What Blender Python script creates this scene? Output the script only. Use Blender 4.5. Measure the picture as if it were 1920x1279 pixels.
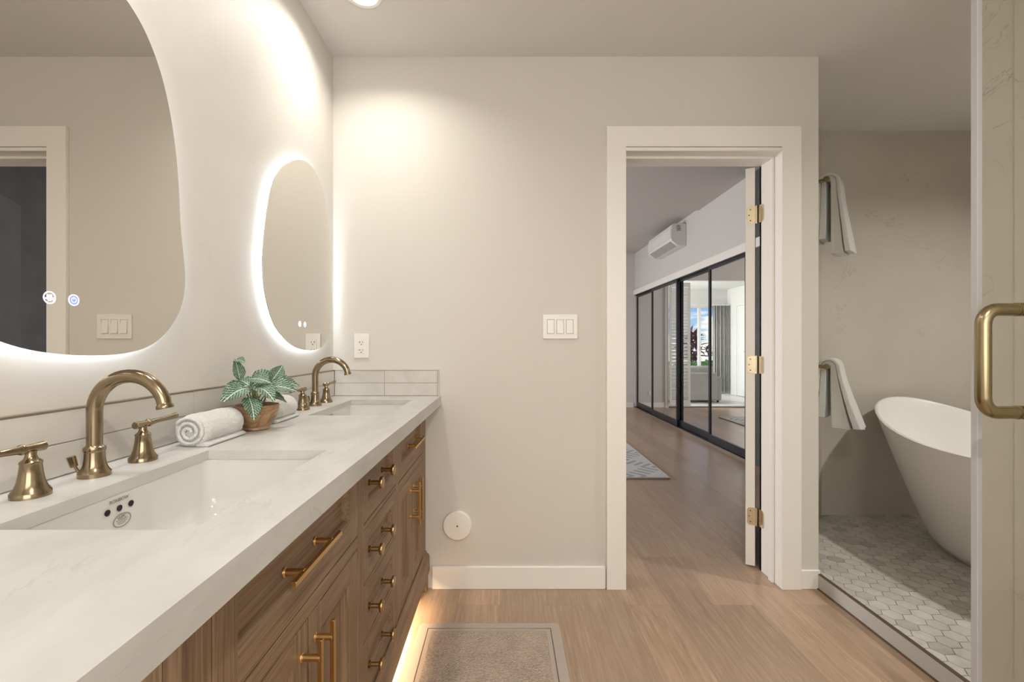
import bpy, bmesh, math, random
from mathutils import Vector, Matrix
for o in list(bpy.data.objects): bpy.data.objects.remove(o)
S = bpy.context.scene
COL = S.collection
R = math.radians
random.seed(7)

# ------------------------------------------------------------------ camera
cam = bpy.data.cameras.new('camera'); camo = bpy.data.objects.new('camera', cam); COL.objects.link(camo)
cam.sensor_width = 36; cam.lens = 853/1920*36
cam.shift_x = (960-947)/1920; cam.shift_y = (648-639.5)/1920
cam.clip_start = 0.02; cam.clip_end = 300
camo.location = (0, 0, 1.135); camo.rotation_euler = (R(90), 0, 0)
S.camera = camo
S.view_settings.view_transform = 'Standard'; S.view_settings.look = 'None'
S.view_settings.gamma = 1; S.view_settings.use_curve_mapping = False
S.view_settings.exposure = 0.27

# ------------------------------------------------------------------ world: blue sky with clouds
W = bpy.data.worlds.new('sky'); S.world = W; W.use_nodes = True
nt = W.node_tree; nt.nodes.clear()
def N(t, **k):
    n = nt.nodes.new(t)
    for a, b in k.items(): setattr(n, a, b)
    return n
o_ = N('ShaderNodeOutputWorld'); bg = N('ShaderNodeBackground'); tc = N('ShaderNodeTexCoord')
sep = N('ShaderNodeSeparateXYZ'); nt.links.new(tc.outputs['Generated'], sep.inputs[0])
gr = N('ShaderNodeValToRGB'); gr.color_ramp.elements[0].position = 0.0; gr.color_ramp.elements[0].color = (0.50, 0.70, 0.95, 1)
gr.color_ramp.elements[1].position = 0.12; gr.color_ramp.elements[1].color = (0.16, 0.38, 0.85, 1)
nt.links.new(sep.outputs[2], gr.inputs[0])
mp = N('ShaderNodeMapping'); mp.inputs['Scale'].default_value = (1, 1, 3.0); nt.links.new(tc.outputs['Generated'], mp.inputs[0])
ns = N('ShaderNodeTexNoise'); ns.inputs['Scale'].default_value = 12; ns.inputs['Detail'].default_value = 6; nt.links.new(mp.outputs[0], ns.inputs[0])
mr = N('ShaderNodeMapRange'); mr.inputs['From Min'].default_value = 0.0; mr.inputs['From Max'].default_value = 0.09
mr.inputs['To Min'].default_value = 0.22; mr.inputs['To Max'].default_value = -0.14; nt.links.new(sep.outputs[2], mr.inputs[0])
ad = N('ShaderNodeMath', operation='ADD'); nt.links.new(ns.outputs[0], ad.inputs[0]); nt.links.new(mr.outputs[0], ad.inputs[1])
cr = N('ShaderNodeValToRGB'); cr.color_ramp.elements[0].position = 0.47; cr.color_ramp.elements[1].position = 0.56; nt.links.new(ad.outputs[0], cr.inputs[0])
mx = N('ShaderNodeMix', data_type='RGBA'); nt.links.new(cr.outputs[0], mx.inputs[0]); nt.links.new(gr.outputs[0], mx.inputs[6]); mx.inputs[7].default_value = (1, 1, 1, 1)
nt.links.new(mx.outputs[2], bg.inputs[0]); bg.inputs[1].default_value = 1.1; nt.links.new(bg.outputs[0], o_.inputs[0])

# ------------------------------------------------------------------ added area lights
def light(name, typ, loc, rot, energy, color=(1, 1, 1), parent=None, **k):
    l = bpy.data.lights.new(name, typ); l.energy = energy; l.color = color
    for a, b in k.items(): setattr(l, a, b)
    o = bpy.data.objects.new(name, l); COL.objects.link(o); o.location = loc; o.rotation_euler = rot
    if parent: o.parent = parent
    return o
# fill lamps added out of view to brighten the living room and bedroom
light('living_fill', 'AREA', (3.9, 9.6, 1.3), (0, R(90), 0), 65, (0.96, 0.98, 1), shape='RECTANGLE', size=2.2, size_y=2.1)
light('living_downlight', 'AREA', (3.0, 9.6, 2.43), (0, 0, 0), 42, (1, .98, .95), shape='DISK', size=0.8)
light('bedroom_fill', 'AREA', (-2.95, 5.2, 1.4), (0, R(-90), 0), 110, (0.96, 0.97, 1), shape='RECTANGLE', size=1.8, size_y=2.4)
# fill lamp added behind the camera to brighten the bathroom
light('bath_window_light', 'AREA', (0.35, -1.24, 1.5), (R(90), 0, 0), 24, (1, .985, .955), shape='RECTANGLE', size=1.6, size_y=1.4)
WARM = (1, .965, .905)

# ------------------------------------------------------------------ materials
MATS = {}
class Mt:
    def __init__(s, name):
        s.m = bpy.data.materials.new(name); s.m.use_nodes = True; s.t = s.m.node_tree
        s.b = s.t.nodes['Principled BSDF']; s.out = s.t.nodes['Material Output']; MATS[name] = s.m
    def n(s, t, **k):
        x = s.t.nodes.new(t)
        for a, b in k.items(): setattr(x, a, b)
        return x
    def l(s, a, b): s.t.links.new(a, b)
    def coord(s, scale=(1, 1, 1), kind='Object'):
        c = s.n('ShaderNodeTexCoord'); m = s.n('ShaderNodeMapping'); m.inputs['Scale'].default_value = scale
        s.l(c.outputs[kind], m.inputs[0]); return m.outputs[0]
    def noise(s, vec, scale, detail=4, rough=.5, dist=0):
        x = s.n('ShaderNodeTexNoise'); x.inputs['Scale'].default_value = scale; x.inputs['Detail'].default_value = detail
        x.inputs['Roughness'].default_value = rough; x.inputs['Distortion'].default_value = dist
        s.l(vec, x.inputs['Vector']); return x.outputs[0]
    def ramp(s, fac, stops):
        r = s.n('ShaderNodeValToRGB'); e = r.color_ramp.elements
        while len(e) < len(stops): e.new(.5)
        for i, (p, c) in enumerate(stops):
            e[i].position = p; e[i].color = (*c, 1) if len(c) == 3 else c
        s.l(fac, r.inputs[0]); return r.outputs[0]
    def mix(s, fac, a, b, mode='MIX'):
        x = s.n('ShaderNodeMix', data_type='RGBA', blend_type=mode)
        for v, i in ((fac, 0), (a, 6), (b, 7)):
            if isinstance(v, (int, float)): x.inputs[i].default_value = v
            elif isinstance(v, tuple): x.inputs[i].default_value = (*v, 1)
            else: s.l(v, x.inputs[i])
        return x.outputs[2]
    def math(s, op, a, b=None):
        x = s.n('ShaderNodeMath', operation=op)
        for v, i in ((a, 0), (b, 1)):
            if v is None: continue
            if isinstance(v, (int, float)): x.inputs[i].default_value = v
            else: s.l(v, x.inputs[i])
        return x.outputs[0]
    def color(s, c): 
        if isinstance(c, tuple): s.b.inputs['Base Color'].default_value = (*c, 1)
        else: s.l(c, s.b.inputs['Base Color'])
    def bump(s, h, strength=.2, dist=.002):
        b = s.n('ShaderNodeBump'); b.inputs['Strength'].default_value = strength; b.inputs['Distance'].default_value = dist
        s.l(h, b.inputs['Height']); s.l(b.outputs[0], s.b.inputs['Normal'])
    def set(s, rough=.5, metal=0, spec=None, emit=None, es=1):
        s.b.inputs['Roughness'].default_value = rough; s.b.inputs['Metallic'].default_value = metal
        if spec is not None: s.b.inputs['Specular IOR Level'].default_value = spec
        if emit: s.b.inputs['Emission Color'].default_value = (*emit, 1); s.b.inputs['Emission Strength'].default_value = es
        return s.m

def plain(name, c, rough=.5, metal=0, spec=None, nscale=0, nstr=.1, emit=None, es=1, var=0):
    m = Mt(name); v = m.coord()
    if var:
        f = m.noise(v, 6, 4); m.color(m.ramp(f, [(.3, tuple(x*(1-var) for x in c)), (.7, tuple(min(1, x*(1+var)) for x in c))]))
    else: m.color(c)
    if nscale: m.bump(m.noise(v, nscale, 3), nstr, .001)
    return m.set(rough, metal, spec, emit, es)

paint = plain('wall_paint', (.66, .625, .565), .85, nscale=260, nstr=.25)
paint_bed = plain('bedroom_paint', (.62, .59, .57), .85, nscale=260, nstr=.2)
ceil_m = plain('ceiling_paint', (.70, .675, .64), .9, nscale=180, nstr=.1)
ceil_bed = plain('bedroom_ceiling_paint', (.56, .53, .51), .9)
white_trim = plain('white_trim_paint', (.86, .83, .77), .4, nscale=40, nstr=.02)
white_liv = plain('white_room_paint', (.82, .82, .80), .8)
plastic = plain('white_plastic', (.80, .77, .71), .3)
dark_hole = plain('dark_slot', (.015, .014, .012), .6)
ceramic = plain('ceramic', (.70, .68, .64), .08, spec=.6)
tub_m = plain('tub_acrylic', (.84, .82, .79), .28)
black_metal = plain('black_metal', (.012, .013, .018), .35)
door_dark = plain('charcoal_door_paint', (.075, .075, .078), .45, nscale=30, nstr=.05, var=.15)  # dark tone shared by the door faces and two bedroom wall pieces
steel = plain('track_metal', (.55, .5, .42), .3, 1)
grout_m = plain('mosaic_grout', (.40, .38, .335), .8)
tgrout_m = plain('tile_grout', (.36, .33, .29), .8)
ac_m = plain('ac_plastic', (.72, .71, .69), .35)
sofa_m = plain('sofa_fabric', (.36, .35, .33), .95, nscale=350, nstr=.5, var=.06)
curtain_m = plain('curtain_fabric', (.52, .51, .49), .9, nscale=300, nstr=.2)
soil_m = plain('soil', (.04, .03, .02), .95, nscale=150, nstr=.8)
stem_m = plain('plant_stem', (.22, .27, .12), .6)
red_leaf = plain('red_leaf', (.16, .012, .03), .5, var=.4)
green_leaf = plain('bush_leaf', (.14, .34, .02), .5, var=.5)
grass_m = plain('lawn', (.12, .25, .05), .9, nscale=30, nstr=.5)
tile_liv = plain('pale_floor_tile', (.70, .69, .66), .35)
seal_m = plain('clear_seal', (.50, .49, .50), .25)
toe_m = plain('light_wood_foot', (.62, .42, .24), .5)
lens_m = plain('lamp_lens', (1, 1, 1), .5, emit=(1, .97, .92), es=9)
led_m = plain('led_tape', (1, 1, 1), .5, emit=(.80, .89, 1), es=12)
ledchip_m = plain('led_chip_gap', (.75, .75, .78), .5)
led_warm = plain('warm_led_tape', (1, .8, .5), .5, emit=(1, .62, .28), es=6)
icon_m = plain('touch_icon', (.8, .85, 1), .5, emit=(.80, .86, 1), es=1.1)
icon_b = plain('touch_icon_blue', (.3, .35, .8), .5, emit=(.25, .33, .85), es=.5)
ink_m = plain('grey_ink', (.30, .28, .25), .7)

m = Mt('mirror_glass'); m.color((.74, .72, .68)); mirror_m = m.set(.0, 1)
m = Mt('closet_mirror'); m.color((.86, .85, .83)); mirror2_m = m.set(.005, 1)
def metal(name, c, rough, axis=(1, 1, 40)):
    m = Mt(name); m.color(c); m.b.inputs['Roughness'].default_value = rough
    m.b.inputs['Metallic'].default_value = 1
    return m.m
bronze = metal('champagne_bronze', (.31, .24, .155), .20)
gold = metal('brushed_gold', (.66, .42, .17), .30)
brass = metal('brass_hinge', (.78, .67, .48), .25)
abrass = metal('antique_brass_bar', (.36, .29, .17), .26)
knob_m = metal('aged_brass_knob', (.40, .26, .11), .3)

def cement(name, base, veins=.35):
    m = Mt(name); v = m.coord()
    a = m.noise(v, 1.6, 6, .6, .6)
    c = m.ramp(a, [(.3, tuple(x*.93 for x in base)), (.7, tuple(min(1, x*1.05) for x in base))])
    d = m.noise(v, 2.6, 7, .62, 1.6)
    e = m.math('ABSOLUTE', m.math('SUBTRACT', d, .5))
    g = m.noise(v, 3.1, 2)
    line = m.math('MULTIPLY', m.ramp(e, [(.0, (1,)*3), (.008, (0,)*3)]), m.ramp(g, [(.56, (0,)*3), (.68, (1,)*3)]))
    m.color(m.mix(m.math('MULTIPLY', line, veins), c, tuple(x*.45 for x in base)))
    m.bump(m.noise(v, 9, 5, .6, .8), .18, .004)
    return m.set(.55)
cement_l = cement('limewash_plaster', (.69, .655, .60), .10)
cement_s = cement('shower_microcement', (.56, .52, .45), .6)
cement_c = cement('curb_microcement', (.50, .48, .43), .2)

m = Mt('quartz'); v = m.coord((1, .45, 1))
a = m.noise(v, 3.5, 7, .6, 1.4); b = m.noise(v, 22, 4, .6)
c = m.mix(.35, m.ramp(a, [(.35, (.46, .445, .415)), (.5, (.555, .54, .51)), (.65, (.62, .605, .575))]), m.ramp(b, [(.3, (.49, .475, .445)), (.7, (.60, .59, .56))]))
e = m.math('ABSOLUTE', m.math('SUBTRACT', m.noise(m.coord((1, .6, 1)), 4.2, 6, .6, 2), .5))
line = m.math('MULTIPLY', m.ramp(e, [(0, (1,)*3), (.012, (0,)*3)]), m.ramp(m.noise(v, 5, 2), [(.5, (0,)*3), (.65, (1,)*3)]))
m.color(m.mix(m.math('MULTIPLY', line, .3), c, (.27, .255, .23))); quartz = m.set(.38)

m = Mt('glazed_tile'); v = m.coord((1, .4, 1)); a = m.noise(v, 5, 5, .55, 1)
m.color(m.ramp(a, [(.35, (.55, .52, .47)), (.65, (.66, .63, .58))])); m.bump(m.noise(v, 14, 3), .06, .003); tile_m = m.set(.3)

m = Mt('marble_hex'); g = m.n('ShaderNodeNewGeometry'); v = m.coord()
a = m.noise(v, 14, 4, .6, 1.5)
r = m.ramp(g.outputs['Random Per Island'], [(0, (.30, .285, .245)), (.05, (.40, .38, .335)), (.3, (.48, .46, .41)), (1, (.58, .56, .51))])
m.color(m.mix(.3, r, m.ramp(a, [(.35, (.34, .32, .28)), (.6, (.62, .60, .55))]))); marble = m.set(.35)

def oak(name, axis, dark=(.125, .070, .036), mid=(.215, .130, .072), light_=(.335, .222, .130)):
    m = Mt(name); sc = {'Y': (26, 1.6, 26), 'Z': (26, 26, 1.6), 'X': (1.6, 26, 26)}[axis]
    v = m.coord(sc); a = m.noise(v, 1.3, 6, .62, 1.1)
    sc2 = tuple(x*7 if x > 2 else x*2.2 for x in sc); b = m.noise(m.coord(sc2), 1.3, 3, .6, .3)
    c = m.ramp(a, [(.28, dark), (.48, mid), (.72, light_)])
    m.color(m.mix(.55, c, m.ramp(b, [(.35, tuple(x*.62 for x in mid)), (.6, light_)]), 'MIX'))
    m.bump(b, .4, .0008); return m.set(.5)
oak_y, oak_z = oak('oak_grain_along', 'Y'), oak('oak_grain_upright', 'Z')
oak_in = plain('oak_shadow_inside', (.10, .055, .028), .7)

m = Mt('plank_floor'); c = m.n('ShaderNodeTexCoord'); sp = m.n('ShaderNodeSeparateXYZ'); m.l(c.outputs['Object'], sp.inputs[0])
cb = m.n('ShaderNodeCombineXYZ'); m.l(sp.outputs[1], cb.inputs[0]); m.l(m.math('ADD', sp.outputs[0], -.164), cb.inputs[1])
br = m.n('ShaderNodeTexBrick'); m.l(cb.outputs[0], br.inputs[0]); br.offset = .37; br.offset_frequency = 2
br.inputs['Color1'].default_value = (0, 0, 0, 1); br.inputs['Color2'].default_value = (1, 1, 1, 1); br.inputs['Mortar'].default_value = (.5, .5, .5, 1)
br.inputs['Scale'].default_value = 1; br.inputs['Brick Width'].default_value = 1.22; br.inputs['Row Height'].default_value = .186
br.inputs['Mortar Size'].default_value = .0007; br.inputs['Mortar Smooth'].default_value = .1; br.inputs['Bias'].default_value = 0
rnd = br.outputs['Color']
ca = m.n('ShaderNodeCombineXYZ'); m.l(m.math('MULTIPLY', sp.outputs[0], 8), ca.inputs[0]); m.l(m.math('MULTIPLY', sp.outputs[1], .75), ca.inputs[1]); m.l(m.math('MULTIPLY', rnd, 17), ca.inputs[2])
g1 = m.noise(ca.outputs[0], 1.0, 6, .62, 1.9)
cc = m.n('ShaderNodeCombineXYZ'); m.l(m.math('MULTIPLY', sp.outputs[0], 105), cc.inputs[0]); m.l(m.math('MULTIPLY', sp.outputs[1], 3.4), cc.inputs[1]); m.l(m.math('MULTIPLY', rnd, 31), cc.inputs[2])
g2 = m.noise(cc.outputs[0], 1.0, 4, .6, 1.6)
base = m.ramp(g1, [(.28, (.27, .175, .115)), (.42, (.385, .265, .18)), (.5, (.42, .295, .205)), (.58, (.385, .265, .18)), (.75, (.49, .36, .26))])
base = m.mix(.36, base, m.ramp(g2, [(.3, (.26, .165, .105)), (.55, (.46, .33, .235)), (.72, (.66, .53, .40))]))
base = m.mix(1.0, base, m.ramp(rnd, [(0, (.86, .86, .86)), (1, (1.12, 1.10, 1.08))]), 'MULTIPLY')
m.color(m.mix(m.math('MULTIPLY', br.outputs['Fac'], .55), base, (.13, .08, .05)))
m.bump(g2, .08, .0008); plank = m.set(.29, spec=.6)

def terry(name, c, sc=420, st=1.0, d=.004):
    m = Mt(name); v = m.coord(); m.color(m.ramp(m.noise(v, sc*.6, 2), [(.3, tuple(x*.93 for x in c)), (.6, c)]))
    m.bump(m.noise(v, sc, 3, .7), st, d); m.b.inputs['Sheen Weight'].default_value = .3
    return m.set(1.0, spec=.1)
towel_m = terry('white_terry', (.86, .845, .80))
m = Mt('mat_pile'); v = m.coord((1, 1, 1)); vo = m.n('ShaderNodeTexVoronoi'); vo.inputs['Scale'].default_value = 135; m.l(m.coord((1, 1.6, 1)), vo.inputs['Vector'])
m.color(m.mix(.5, m.ramp(vo.outputs[0], [(.1, (.62, .50, .41)), (.7, (.27, .205, .155))]), m.ramp(m.noise(v, 9, 3), [(.35, (.44, .35, .285)), (.65, (.58, .475, .395))])))
m.bump(m.math('SUBTRACT', 1, vo.outputs[0]), 1.0, .004); mat_m = m.set(1.0, spec=.05)
mat_b = terry('mat_border', (.50, .41, .34), 420, 1, .003)

m = Mt('rug_weave'); c = m.n('ShaderNodeTexCoord'); sp = m.n('ShaderNodeSeparateXYZ'); m.l(c.outputs['Object'], sp.inputs[0])
zz = m.math('PINGPONG', m.math('MULTIPLY', sp.outputs[1], 1), .28)
zt = m.math('MULTIPLY', m.math('ADD', sp.outputs[0], zz), 1.0)
st = m.math('PINGPONG', zt, .055); big = m.math('PINGPONG', m.math('SUBTRACT', sp.outputs[0], zz), .22)
l1 = m.ramp(m.math('MULTIPLY', st, 18), [(.42, (0,)*3), (.5, (1,)*3)])
l2 = m.ramp(m.math('MULTIPLY', big, 4.5), [(.45, (1,)*3), (.52, (0,)*3)])
wv = m.n('ShaderNodeTexWave'); wv.inputs['Scale'].default_value = 30; wv.inputs['Distortion'].default_value = 2; m.l(c.outputs['Object'], wv.inputs[0])
k = m.mix(.5, m.mix(1, l1, l2, 'LIGHTEN'), wv.outputs[0])
m.color(m.mix(k, (.30, .30, .33), (.78, .76, .73))); m.bump(k, .8, .006); rug_m = m.set(1.0, spec=.05)

m = Mt('pot_wood'); n1 = m.noise(m.coord((5, 9, 16)), 1.6, 2, .5, 1.2); k = m.math('PINGPONG', m.math('MULTIPLY', n1, 9), 1)
m.color(m.mix(.35, m.ramp(k, [(.0, (.21, .115, .055)), (.5, (.34, .20, .10)), (1, (.45, .29, .155))]), m.ramp(m.noise(m.coord((12, 12, 90)), 3, 3), [(.3, (.22, .12, .06)), (.7, (.42, .27, .14))]))); pot_m = m.set(.42)

m = Mt('veined_leaf'); uv = m.n('ShaderNodeUVMap'); sp = m.n('ShaderNodeSeparateXYZ'); m.l(uv.outputs[0], sp.inputs[0])
av = m.math('ABSOLUTE', sp.outputs[1]); nz = m.noise(uv.outputs[0], 9, 2)
t = m.math('ADD', m.math('SUBTRACT', m.math('MULTIPLY', sp.outputs[0], 8), m.math('MULTIPLY', av, 3.6)), m.math('MULTIPLY', nz, .9))
pp = m.math('PINGPONG', t, .5); vein = m.ramp(pp, [(.04, (1,)*3), (.10, (0,)*3)])
t2 = m.math('ADD', m.math('MULTIPLY', av, 5), m.math('MULTIPLY', nz, 1.6)); v2 = m.ramp(m.math('PINGPONG', t2, .5), [(.03, (.7,)*3), (.10, (0,)*3)])
mid = m.ramp(av, [(.03, (1,)*3), (.07, (0,)*3)])
k = m.mix(1, m.mix(1, vein, v2, 'LIGHTEN'), mid, 'LIGHTEN')
m.color(m.mix(m.math('MULTIPLY', k, .8), (.028, .095, .045), (.66, .76, .62))); leaf_m = m.set(.45)

m = Mt('shower_glass'); tr = m.n('ShaderNodeBsdfTransparent'); tr.inputs[0].default_value = (.94, .95, .93, 1); gl = m.n('ShaderNodeBsdfGlossy'); gl.inputs['Roughness'].default_value = .01
fr = m.n('ShaderNodeFresnel'); fr.inputs[0].default_value = 1.5; geo = m.n('ShaderNodeNewGeometry'); mxs = m.n('ShaderNodeMixShader'); m.l(m.math('MULTIPLY', fr.outputs[0], m.math('SUBTRACT', 1, geo.outputs['Backfacing'])), mxs.inputs[0]); m.l(tr.outputs[0], mxs.inputs[1]); m.l(gl.outputs[0], mxs.inputs[2]); m.l(mxs.outputs[0], m.out.inputs[0])
glass_m = m.m

# ------------------------------------------------------------------ helpers
def wloc(p):
    v = Vector((0, 0, 0))
    while p is not None: v += p.location; p = p.parent
    return v
def obj(name, bm, mats, parent=None, smooth=None, bevel=0, sub=0, seg=2):
    """link bm (world coordinates) as one mesh object; under a parent the vertices are moved into its space"""
    if parent is not None: bmesh.ops.translate(bm, vec=-wloc(parent), verts=bm.verts)
    bmesh.ops.recalc_face_normals(bm, faces=bm.faces)
    me = bpy.data.meshes.new(name); bm.to_mesh(me); bm.free()
    for mm in (mats if isinstance(mats, (list, tuple)) else [mats]): me.materials.append(mm)
    o = bpy.data.objects.new(name, me); COL.objects.link(o)
    if parent is not None: o.parent = parent
    if smooth is not None:
        for p in me.polygons: p.use_smooth = True
        if smooth < 180: me.set_sharp_from_angle(angle=R(smooth))
    if bevel:
        b = o.modifiers.new('bevel', 'BEVEL'); b.width = bevel; b.segments = seg; b.limit_method = 'ANGLE'; b.angle_limit = R(40)
        if smooth is None:
            for p in me.polygons: p.use_smooth = True
            me.set_sharp_from_angle(angle=R(35))
    if sub:
        b = o.modifiers.new('sub', 'SUBSURF'); b.levels = sub; b.render_levels = sub
    return o
def thing(name, label, cat, loc=(0, 0, 0), group=None):
    o = bpy.data.objects.new(name, None); COL.objects.link(o); o.location = loc; o.empty_display_size = .05
    o['label'] = label; o['category'] = cat
    if group: o['group'] = group
    return o
def tag(o, label, cat, group=None, kind=None):
    o['label'] = label; o['category'] = cat
    if group: o['group'] = group
    if kind: o['kind'] = kind
    return o
def struct(o, label=None):
    o['kind'] = 'structure'
    if label: o['label'] = label; o['category'] = o.name.split('_')[0]
    return o
def dup(root, delta, label=None):
    r = root.copy(); COL.objects.link(r); r.location = Vector(root.location)+Vector(delta)
    if label: r['label'] = label
    for ch in list(root.children):
        c = ch.copy(); COL.objects.link(c); c.parent = r
        for g in list(ch.children):
            d = g.copy(); COL.objects.link(d); d.parent = c
    return r
NB = bmesh.new
def box(bm, x0, x1, y0, y1, z0, z1, mi=0):
    vs = [bm.verts.new((x, y, z)) for x in (x0, x1) for y in (y0, y1) for z in (z0, z1)]
    for f in ((0, 1, 3, 2), (4, 6, 7, 5), (0, 4, 5, 1), (2, 3, 7, 6), (0, 2, 6, 4), (1, 5, 7, 3)):
        bm.faces.new([vs[i] for i in f]).material_index = mi
    return bm
def prism(bm, pts, fn, c0, c1, mi=0):
    """closed outline pts (a,b) extruded from c0 to c1; fn(a,b,c)->xyz"""
    A = [bm.verts.new(fn(a, b, c0)) for a, b in pts]; B = [bm.verts.new(fn(a, b, c1)) for a, b in pts]
    n = len(pts)
    for f in [A[::-1], B]+[[A[i], A[(i+1) % n], B[(i+1) % n], B[i]] for i in range(n)]:
        bm.faces.new(f).material_index = mi
    return bm
XY = lambda a, b, c: (a, b, c)
YZ = lambda a, b, c: (c, a, b)
XZ = lambda a, b, c: (a, c, b)
def slab(bm, As, Bs, c0, c1, holes, fn, mi=0):
    """grid plate with rectangular holes given as (i,j) cells"""
    V = {}
    def v(i, j, k):
        if (i, j, k) not in V: V[(i, j, k)] = bm.verts.new(fn(As[i], Bs[j], (c0, c1)[k]))
        return V[(i, j, k)]
    cells = {(i, j) for i in range(len(As)-1) for j in range(len(Bs)-1)} - set(holes)
    for i, j in cells:
        for k in (0, 1): bm.faces.new([v(i, j, k), v(i+1, j, k), v(i+1, j+1, k), v(i, j+1, k)]).material_index = mi
        for di, dj, a, b in ((-1, 0, (i, j), (i, j+1)), (1, 0, (i+1, j), (i+1, j+1)), (0, -1, (i, j), (i+1, j)), (0, 1, (i, j+1), (i+1, j+1))):
            if (i+di, j+dj) not in cells:
                bm.faces.new([v(*a, 0), v(*b, 0), v(*b, 1), v(*a, 1)]).material_index = mi
    return bm
def tube(bm, pts, rad, n=16, caps=True, mi=0, flat=(1, 1)):
    pts = [Vector(p) for p in pts]; rads = rad if isinstance(rad, (list, tuple)) else [rad]*len(pts)
    t = (pts[1]-pts[0]).normalized(); up = Vector((0, 0, 1)) if abs(t.z) < .9 else Vector((1, 0, 0))
    u = t.cross(up).normalized(); rings = []
    for i, p in enumerate(pts):
        t2 = (pts[min(i+1, len(pts)-1)]-pts[max(i-1, 0)]).normalized()
        u = (u-t2*u.dot(t2)).normalized(); w = t2.cross(u)
        rings.append([bm.verts.new(p+rads[i]*(flat[0]*u*math.cos(2*math.pi*k/n)+flat[1]*w*math.sin(2*math.pi*k/n))) for k in range(n)])
    for a, b in zip(rings, rings[1:]):
        for k in range(n): bm.faces.new([a[k], a[(k+1) % n], b[(k+1) % n], b[k]]).material_index = mi
    if caps:
        bm.faces.new(rings[0][::-1]).material_index = mi; bm.faces.new(rings[-1]).material_index = mi
    return bm
def lathe(bm, prof, c=(0, 0, 0), axis='Z', n=32, mi=0, caps=True):
    c = Vector(c); rings = []
    for r, h in prof:
        ring = []
        for k in range(n):
            a = 2*math.pi*k/n; p, q = max(r, 1e-5)*math.cos(a), max(r, 1e-5)*math.sin(a)
            ring.append(bm.verts.new(c+Vector({'Z': (p, q, h), 'Y': (p, h, q), 'X': (h, p, q)}[axis])))
        rings.append(ring)
    for a, b in zip(rings, rings[1:]):
        for k in range(n): bm.faces.new([a[k], a[(k+1) % n], b[(k+1) % n], b[k]]).material_index = mi
    if caps:
        bm.faces.new(rings[0][::-1]).material_index = mi; bm.faces.new(rings[-1]).material_index = mi
    return bm
def text(name, body, size, mat, M, parent, depth=.0003, label=None):
    cu = bpy.data.curves.new(name, 'FONT'); cu.body = body; cu.size = size; cu.extrude = depth; cu.align_x = 'CENTER'; cu.align_y = 'CENTER'
    t = bpy.data.objects.new('t', cu); COL.objects.link(t)
    me = bpy.data.meshes.new_from_object(t.evaluated_get(bpy.context.evaluated_depsgraph_get()))
    bpy.data.objects.remove(t); me.transform(Matrix.Translation(-wloc(parent)) @ M); me.materials.clear(); me.materials.append(mat)
    o = bpy.data.objects.new(name, me); COL.objects.link(o); o.parent = parent
    return o
FACE_X = Matrix(((0, 0, 1, 0), (1, 0, 0, 0), (0, 1, 0, 0), (0, 0, 0, 1)))   # text read when looking along -X
FACE_NY = Matrix(((1, 0, 0, 0), (0, 0, -1, 0), (0, 1, 0, 0), (0, 0, 0, 1))) # text read when looking along +Y

# ------------------------------------------------------------------ the shell
CH = 2.4875; WX = -.805; D = 2.13; DB = 2.285; SX = 1.4565; BH = 2.82; ZT = .07
struct(obj('floor', slab(NB(), [-3.1, SX, 2.6], [-1.4, DB+.02, 8.40], -.08, 0, [(1, 0)], XY), plank))
struct(obj('wall_left', box(NB(), WX-.1, WX, -1.4, D, 0, CH), cement_l))
struct(obj('wall_back', slab(NB(), [-3.1, .5395, 1.3005, 1.4675], [0, 2.057, BH], D, DB, [(1, 0)], XZ), paint))
struct(obj('wall_near', box(NB(), WX-.1, 3.4, -1.4, -1.3, 0, CH), paint))
w = box(NB(), SX, 1.60, -1.3, 1.404, 0, CH); struct(obj('wall_right', w, cement_s))
w = box(NB(), SX-.0035, SX+.0005, -1.3, 1.298, 0.0, CH-.001); struct(obj('wall_right_panel', w, cement_s))
struct(obj('wall_shower_far', prism(NB(), [(1.992, 2.863), (3.3, 2.863), (3.3, 2.963), (1.95, 2.963)], XY, 0, BH), cement_s))
struct(obj('wall_shower_diagonal', prism(NB(), [(1.992, 2.863), (1.414, DB), (1.325, DB), (1.95, 2.910)], XY, 0, BH), cement_s))
struct(obj('wall_bedroom_angled', prism(NB(), [(1.95, 2.911), (1.3245, DB+.001), (1.3145, DB+.001), (1.95, 2.926)], XY, 0, BH), door_dark))
struct(obj('wall_shower_right', box(NB(), 3.3, 3.4, -1.3, 2.963, 0, CH), cement_s))
struct(obj('wall_shower_near', box(NB(), 1.60, 3.3, -1.3, -.35, 0, CH), cement_s))
struct(obj('ceiling', prism(NB(), [(WX-.1, -1.4), (3.4, -1.4), (3.4, 2.863), (1.992, 2.863), (1.414, DB), (1.414, DB-.001), (1.4675, D), (WX-.1, D)], XY, CH, CH+.1), ceil_m))
# shower floor: grout bed and hexagonal marble tiles, one mesh
bm = prism(NB(), [(SX+.012, -.35), (3.3, -.35), (3.3, 2.862), (1.993, 2.862), (SX+.012, DB+.07)], XY, 0, ZT-.003, 1)
hw = .0385; fl = hw*math.sqrt(3)
for i in range(40):
    for j in range(60):
        cx, cy = 1.475+i*hw*1.5, -.3+j*fl+(fl/2 if i % 2 else 0)
        if cx > 3.3 or cy > 2.863+fl*.4 or cx < SX: continue
        if cx < cy-.871-.0: continue
        rr = hw*.955; P = [(min(max(cx+rr*math.cos(R(60*k)), SX+.014), 3.3), min(cy+rr*math.sin(R(60*k)), 2.863)) for k in range(6)]
        prism(bm, P, XY, ZT-.003, ZT)
struct(obj('floor_shower', bm, [marble, grout_m]))
bm = box(NB(), SX, SX+.0125, 1.30, 2.20, .006, ZT-.002, 0)
box(bm, SX+.0005, SX+.0135, 1.30, 2.20, ZT-.002, ZT+.003, 1); box(bm, SX-.004, SX+.001, 1.0, 2.128, .0, .007, 2)
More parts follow.
